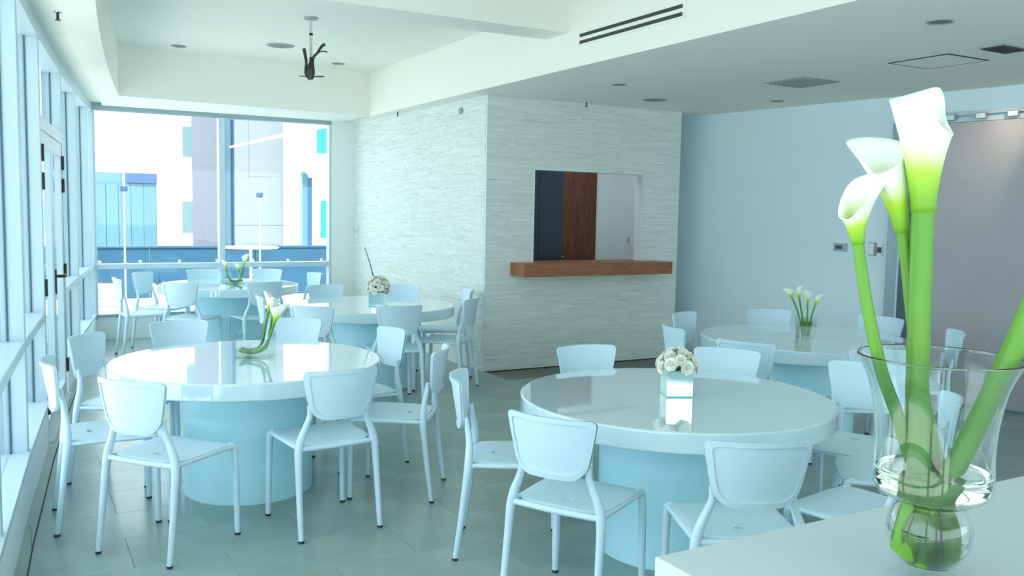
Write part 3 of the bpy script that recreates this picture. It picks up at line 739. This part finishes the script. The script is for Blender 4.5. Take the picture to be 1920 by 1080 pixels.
# tall vase on the counter
VP = V((1.118, .772, 1.06)); D0 = V((FW.x, FW.y, 0)).normalized()
def at(x, y, dd=0):
    d = ray(x, y); t = ((VP - CP).dot(D0) + dd)/d.dot(D0); return CP + d*t
vz = tag(empty('glass_vase', VP), 'tall clear glass goblet vase with round bulb, on the white counter', 'vase')
prof_o = [(.048, 0), (.050, .004), (.030, .012), (.022, .018), (.036, .026), (.050, .042), (.0565, .064), (.0545, .086), (.046, .104), (.042, .112), (.052, .117), (.068, .124), (.0765, .134), (.0785, .150), (.0775, .180), (.0785, .215), (.083, .250), (.092, .285), (.1075, .318)]
fine = [(p.x, p.y) for p in spline([V((r_, z_, 0)) for r_, z_ in prof_o[4:]], 5)]       # bulb and cup, finely sampled
wall_ = .0024
inner = []
for k_, (r_, z_) in enumerate(fine):
    a2, b2 = fine[max(k_-1, 0)], fine[min(k_+1, len(fine)-1)]; tx, tz = b2[0]-a2[0], b2[1]-a2[1]; L_ = math.hypot(tx, tz)
    inner.append((max(r_-wall_*tz/L_, .002), z_+wall_*tx/L_))
lip = [(fine[-1][0]+.0001, fine[-1][1]+.0006), (fine[-1][0]-.0005, fine[-1][1]+.0014), (inner[-1][0]+.0004, inner[-1][1]+.0012), (inner[-1][0], inner[-1][1]+.0003)]
prof_b = [(.001, .0235), (.02, .0238), (.030, .0246)] + fine + lip + inner[::-1] + [(.022, .0285), (.001, .0275)]
def open_lathe(name, prof, m, parent, n=64, loc=None, capb=False):
    vs_, fs = [], []
    for r_, z_ in prof:
        for j in range(n): vs_.append((r_*math.cos(2*PI*j/n), r_*math.sin(2*PI*j/n), z_))
    for i in range(len(prof)-1):
        for j in range(n): fs.append((i*n+j, i*n+(j+1) % n, (i+1)*n+(j+1) % n, (i+1)*n+j))
    if capb: fs.append(tuple(range(n))[::-1])
    return link(name, mesh(name, vs_, fs, True, 60), m, parent, loc)
lathe('bowl', prof_b, 'clear_glass', vz, 96, angle=55)
open_lathe('foot', [(.048, 0), (.050, .003), (.032, .010), (.022, .016), (.024, .0235)], 'vase_glass', vz)
wt = [(.001, .0282), (.021, .0292)] + [(r_-.0003, z_+.0002) for r_, z_ in inner if z_ < .158] + [(.0755, .1585), (.0745, .160), (.07, .1602), (.001, .1602)]
lathe('water', wt, 'clear_water', vz, 96, angle=50)
gl = 'calla lilies in the tall vase'
st = lambda L_: [at(*q) for q in L_]
calla('tall calla lily on the thickest upright stem, highest bloom above the goblet vase',
      st([(1690, 1030, -.012), (1700, 990, -.015), (1716, 930, -.008), (1722, 870, -.004), (1719, 780, 0), (1722, 640, 0), (1727, 500, 0), (1731, 385, 0)]), .0155, .0150,
      st([(1788, 252, -.012), (1774, 222, .004), (1771, 185, .018), (1760, 164, .028), (1725, 171, .034), (1690, 181, .024), (1667, 187, .004), (1684, 196, -.018), (1708, 192, -.03), (1738, 204, -.034), (1766, 236, -.030)]), gl, VP)
calla('calla lily with wide bloom tipped toward the grey wall, middle stem of the goblet vase',
      st([(1712, 1036, .012), (1735, 985, .016), (1762, 905, .018), (1748, 830, .02), (1728, 730, .022), (1714, 620, .022), (1702, 510, .022), (1691, 428, .022)]), .0105, .0085,
      st([(1588, 267, .02), (1612, 258, .04), (1650, 258, .05), (1684, 264, .045), (1704, 276, .03), (1690, 300, .008), (1668, 318, -.008), (1640, 326, -.012), (1617, 300, .0)]), gl, VP)
calla('shortest calla lily with drooping bloom on the thin outer stem of the goblet vase',
      st([(1752, 1052, .0), (1757, 1000, .005), (1735, 920, .01), (1705, 850, .006), (1680, 770, .0), (1652, 690, -.006), (1625, 570, -.01), (1608, 450, -.01)]), .0100, .0075,
      st([(1573, 404, -.02), (1580, 368, -.008), (1600, 338, .008), (1632, 325, .02), (1662, 321, .018), (1660, 340, .0), (1642, 368, -.022), (1618, 385, -.036), (1594, 410, -.032)]), gl, VP)
calla('calla lily on a pale thick stem leaning out across the goblet vase rim',
      st([(1700, 1042, -.02), (1718, 1000, -.026), (1745, 945, -.022), (1785, 885, -.016), (1832, 795, -.012), (1882, 692, -.012), (1930, 585, -.012), (1985, 440, -.012)]), .0150, .0145,
      st([(2070, 330, -.03), (2065, 290, 0), (2040, 250, .02), (2000, 240, .03), (1960, 265, .01), (1975, 310, -.03), (2020, 335, -.05)]), gl, VP)
for lab_, r_, pts_ in (
    ('short cut green stem upright along the bulb of the goblet vase', .0125, [(1768, 1052, -.018), (1776, 1000, -.026), (1764, 955, -.022), (1748, 925, -.012), (1752, 890, -.006)]),
    ('short cut green stem across the middle of the goblet vase bulb', .0125, [(1728, 1056, -.026), (1738, 1010, -.036), (1748, 965, -.030), (1742, 930, -.020), (1726, 895, -.014)]),
    ('short cut green stem at the back of the goblet vase bulb', .0125, [(1722, 1050, .026), (1742, 1005, .036), (1752, 960, .028), (1740, 925, .018), (1736, 890, .014)])):
    tag(tube('cut_stem', spline(st(pts_), 6), r_, 'stem', None, 12), lab_, 'stem')

# small arrangements
def small_rim(c, dirv, H, Rr, tip):
    """rim ring around c+dirv*H, tip direction vector"""
    dirv = V(dirv).normalized(); tip = (V(tip) - dirv*V(tip).dot(dirv)).normalized(); s = dirv.cross(tip); out = []
    for k in range(10):
        a = 2*PI*k/10; ca = math.cos(a)
        out.append(V(c) + dirv*(H*(.80+.20*ca)) + tip*(Rr*ca*(1.5 if k == 0 else 1)) + s*(Rr*math.sin(a)*.85))
    return out
def glass_box(loc, w_, d_, h_, rz, label, waterh):
    v = tag(empty('glass_vase', loc, rz), label, 'vase')
    for nm, b_ in (('side', (-w_/2, w_/2, -d_/2, -d_/2+.004, 0, h_)), ('side', (-w_/2, w_/2, d_/2-.004, d_/2, 0, h_)), ('side', (-w_/2, -w_/2+.004, -d_/2+.004, d_/2-.004, 0, h_)), ('side', (w_/2-.004, w_/2, -d_/2+.004, d_/2-.004, 0, h_))): box(nm, b_, 'vase_glass', v)
    box('base', (-w_/2, w_/2, -d_/2, d_/2, 0, .006), 'vase_glass', v); box('water', (-w_/2+.005, w_/2-.005, -d_/2+.005, d_/2-.005, .006, waterh), 'water', v)
    return v
def bent_callas(tk, pos, heads, label, grp, names, wv=.19, hv=.14, sc=1.0, r_=.008):
    base = V((*pos, ZTOP)); glass_box(base, wv, wv*.9, hv, YAW*-1, label, .045)
    n = V((FW.x, FW.y, 0)).normalized(); dep = (base-CP).dot(n)
    def q(x, y, dd=0): d = ray(x, y); return CP + d*((dep+dd)/d.dot(n))
    for i, (pts, hd, tipv, H, Rr) in enumerate(heads):
        sp_ = [q(*p) for p in pts]; up = (sp_[-1]-sp_[-2]).normalized()
        calla(names[i], sp_, r_, r_*.85, small_rim(sp_[-1], up.lerp(V((0, 0, 1)), .3), H, Rr, RT*tipv[0]+V((0, 0, tipv[1]))+n*tipv[2]), grp, base, 'stem_dark', 20, 8, .0008)
g1 = 'bent calla lilies in the glass cube by the doors'
bent_callas('T1', (1.175, 5.03), [
    ([(452, 652, .05), (470, 656, .06), (490, 645, .05), (498, 610, .03), (503, 585, .03)], 0, (-.8, .3, .1), .115, .030),
    ([(449, 657, -.04), (470, 661, -.05), (497, 648, -.04), (510, 620, -.02), (514, 607, -.02)], 0, (.9, .5, -.1), .125, .042),
    ([(455, 659, 0), (478, 661, .01), (500, 650, .01), (506, 622, 0), (510, 595, 0)], 0, (.2, .6, -.8), .12, .034)],
    'low clear glass cube vase with bent calla stems by the glazed doors', g1,
    ['slim white calla bent up beside the cube, tallest at the glazed-door table', 'widest white calla bent over the glass cube edge at the glazed-door table', 'middle white calla crowded between two others in the glazed-door cube'])
g4 = 'calla lilies in the glass cube at the back window'
bent_callas('T4', (2.06, 9.90), [
    ([(432, 526, .05), (445, 527, .06), (453, 520, .05), (456, 505, .03), (457, 500, .03)], 0, (.6, .6, -.3), .15, .038),
    ([(455, 525, -.04), (440, 528, -.05), (428, 520, -.04), (425, 508, -.02), (424, 503, -.02)], 0, (-.8, .4, -.1), .10, .032),
    ([(430, 527, 0), (440, 528, .01), (450, 522, .01), (449, 512, 0), (448, 508, 0)], 0, (-.6, .6, -.4), .09, .028)],
    'low clear glass cube vase with callas on the back window table', g4,
    ['tallest white calla standing up from the back window table cube', 'white calla leaning out toward the glazed doors on the back window table', 'short white calla in the middle of the back window table cube'], .20, .13, 1, .009)
# T5: upright callas in a small glass
b5 = V((4.852, 4.395, ZTOP)); glass_box(b5, .118, .118, .145, -YAW, 'small clear square glass vase of upright callas on the grey wall table', .09)
n5 = V((FW.x, FW.y, 0)).normalized(); dep5 = (b5-CP).dot(n5)
def q5(x, y, dd=0): d = ray(x, y); return CP + d*((dep5+dd)/d.dot(n5))
nm5 = ['outermost small calla leaning toward the stone wall, grey wall table', 'small upright calla with narrow bloom, second from the stone wall side', 'small calla with the roundest bloom, centre of the grey wall table vase', 'small pointed calla leaning toward the sliding panel, grey wall table']
for i, (pts, tipv, Rr, H) in enumerate([
    ([(1506, 627, .01), (1502, 608, .01), (1494, 580, .01), (1486, 560, .01)], (-.9, .4, 0), .030, .095),
    ([(1510, 627, .03), (1506, 605, .03), (1502, 580, .03), (1499, 562, .03)], (.3, .4, -.5), .028, .10),
    ([(1512, 627, -.02), (1513, 605, -.02), (1514, 585, -.02), (1514, 570, -.02)], (-.3, .4, -.6), .034, .10),
    ([(1512, 627, -.01), (1518, 605, -.01), (1524, 585, -.01), (1528, 574, -.01)], (.8, .6, 0), .026, .105)]):
    sp_ = [q5(*p) for p in pts]; up = (sp_[-1]-sp_[-2]).normalized()
    calla(nm5[i], sp_, .006, .006, small_rim(sp_[-1], up, H, Rr, RT*tipv[0]+V((0, 0, tipv[1]))+n5*tipv[2]), 'small callas on the grey wall table', b5, 'stem_dark', 20, 8, .0008)
o = tag(empty('leaf_tuft', b5), 'green leaf tuft in the small square glass on the grey wall table', 'leaves')
for k in range(9):
    a = k*2.4; rr = .018+.004*(k % 3); tube('leaf', [(rr*math.cos(a), rr*math.sin(a), .008), (rr*1.4*math.cos(a), rr*1.4*math.sin(a), .07), (rr*1.9*math.cos(a), rr*1.9*math.sin(a), .105+.012*(k % 4))], [.005, .008, .001], 'leaf', o, 6)
# mirrored cubes with white flowers
def blossom_mesh():
    vs_, fs = [], []
    for ring, (n, R_, tilt) in enumerate(((7, .030, .25), (7, .027, .6), (5, .021, 1.0), (4, .014, 1.35))):
        for k in range(n):
            a = 2*PI*(k+.5*(ring % 2))/n + .2*ring; d = V((math.cos(a), math.sin(a), 0)); s = V((-d.y, d.x, 0)); b0 = len(vs_)
            for i in range(4):
                t = i/3; ct_, st_ = math.cos(tilt*(.4+.6*t)), math.sin(tilt*(.4+.6*t)); c = d*(R_*t*ct_+.002) + V((0, 0, R_*t*st_+.003*ring))
                wd = R_*.62*math.sin(PI*(.18+.72*t))
                for j in (-1, 0, 1):
                    vs_.append(c + s*(wd*j) + V((0, 0, (.004*abs(j) if i < 3 else -.003*abs(j)) + random.uniform(-.0015, .0015))))
            for i in range(3):
                for j in range(2): q = b0+i*3+j; fs.append((q, q+1, q+4, q+3))
    me = bpy.data.meshes.new('blossom'); me.from_pydata([tuple(v) for v in vs_], [], fs)
    for p in me.polygons: p.use_smooth = True
    me.materials.append(MATS['petal']); return me
bme = blossom_mesh()
def mirror_arr(pos, wv, hv, rz, lab_v, lab_f, spread, hh, nbl, grp):
    base = V((*pos, ZTOP)); v = tag(empty('mirror_vase', base, rz), lab_v, 'vase', 'mirrored cube vases')
    h2 = wv/2
    for b_ in ((-h2, h2, -h2, -h2+.004, .006, hv), (-h2, h2, h2-.004, h2, .006, hv), (-h2, -h2+.004, -h2+.004, h2-.004, .006, hv), (h2-.004, h2, -h2+.004, h2-.004, .006, hv)): box('mirror_side', b_, 'mirror', v)
    box('base', (-h2, h2, -h2, h2, 0, .006), 'mirror_edge', v); box('foam', (-h2+.005, h2-.005, -h2+.005, h2-.005, .006, hv-.012), 'leaf', v)
    fb = tag(empty('white_bouquet', base+V((0, 0, hv-.012))), lab_f, 'flowers', 'white bouquets')
    k = 0
    for i in range(nbl):
        z = 1 - (i+.5)/nbl*.98; a = i*2.39996; rr = math.sqrt(1-z*z)
        d = V((rr*math.cos(a), rr*math.sin(a), z)); p = V((d.x*spread, d.y*spread, .012+d.z*hh))
        b_ = link('blossom', bme, None, fb, p); b_.rotation_euler = d.to_track_quat('Z', 'Y').to_euler(); b_.scale = (random.uniform(.95, 1.2),)*3
    for i in range(8):
        a = i*.785+.2; p0 = V((.02*math.cos(a), .02*math.sin(a), 0)); p1 = V((spread*.55*math.cos(a), spread*.55*math.sin(a), hh*.45))
        tube('stalk', [p0, p1], .003, 'leaf', fb, 6)
        tube('leaf', [p1*.9, p1*1.25+V((0, 0, -.01)), p1*1.55+V((0, 0, -.004))], [.002, .010, .001], 'leaf', fb, 6)
    return fb
mirror_arr((2.70, 3.205), .122, .125, -.43, 'mirrored cube vase on the round table nearest the counter', 'bunch of white ruffled blossoms in the cube nearest the counter', .082, .078, 20, None)
fb = mirror_arr((2.745, 7.25), .13, .125, -.62, 'mirrored cube vase on the table beside the stone wall', 'bunch of creamy white blossoms on the table beside the stone wall', .085, .125, 22, None)
n3 = n5; d3_ = (V((2.745, 7.25, 0))-CP).dot(n3)
def q3(x, y): d = ray(x, y); return CP + d*(d3_/d.dot(n3))
tag(tube('twig', [q3(704, 535), q3(695, 498), q3(684, 464)], [.005, .004, .003], 'twig', None, 6), 'thin dark twig rising from the creamy blossoms by the stone wall', 'twig')
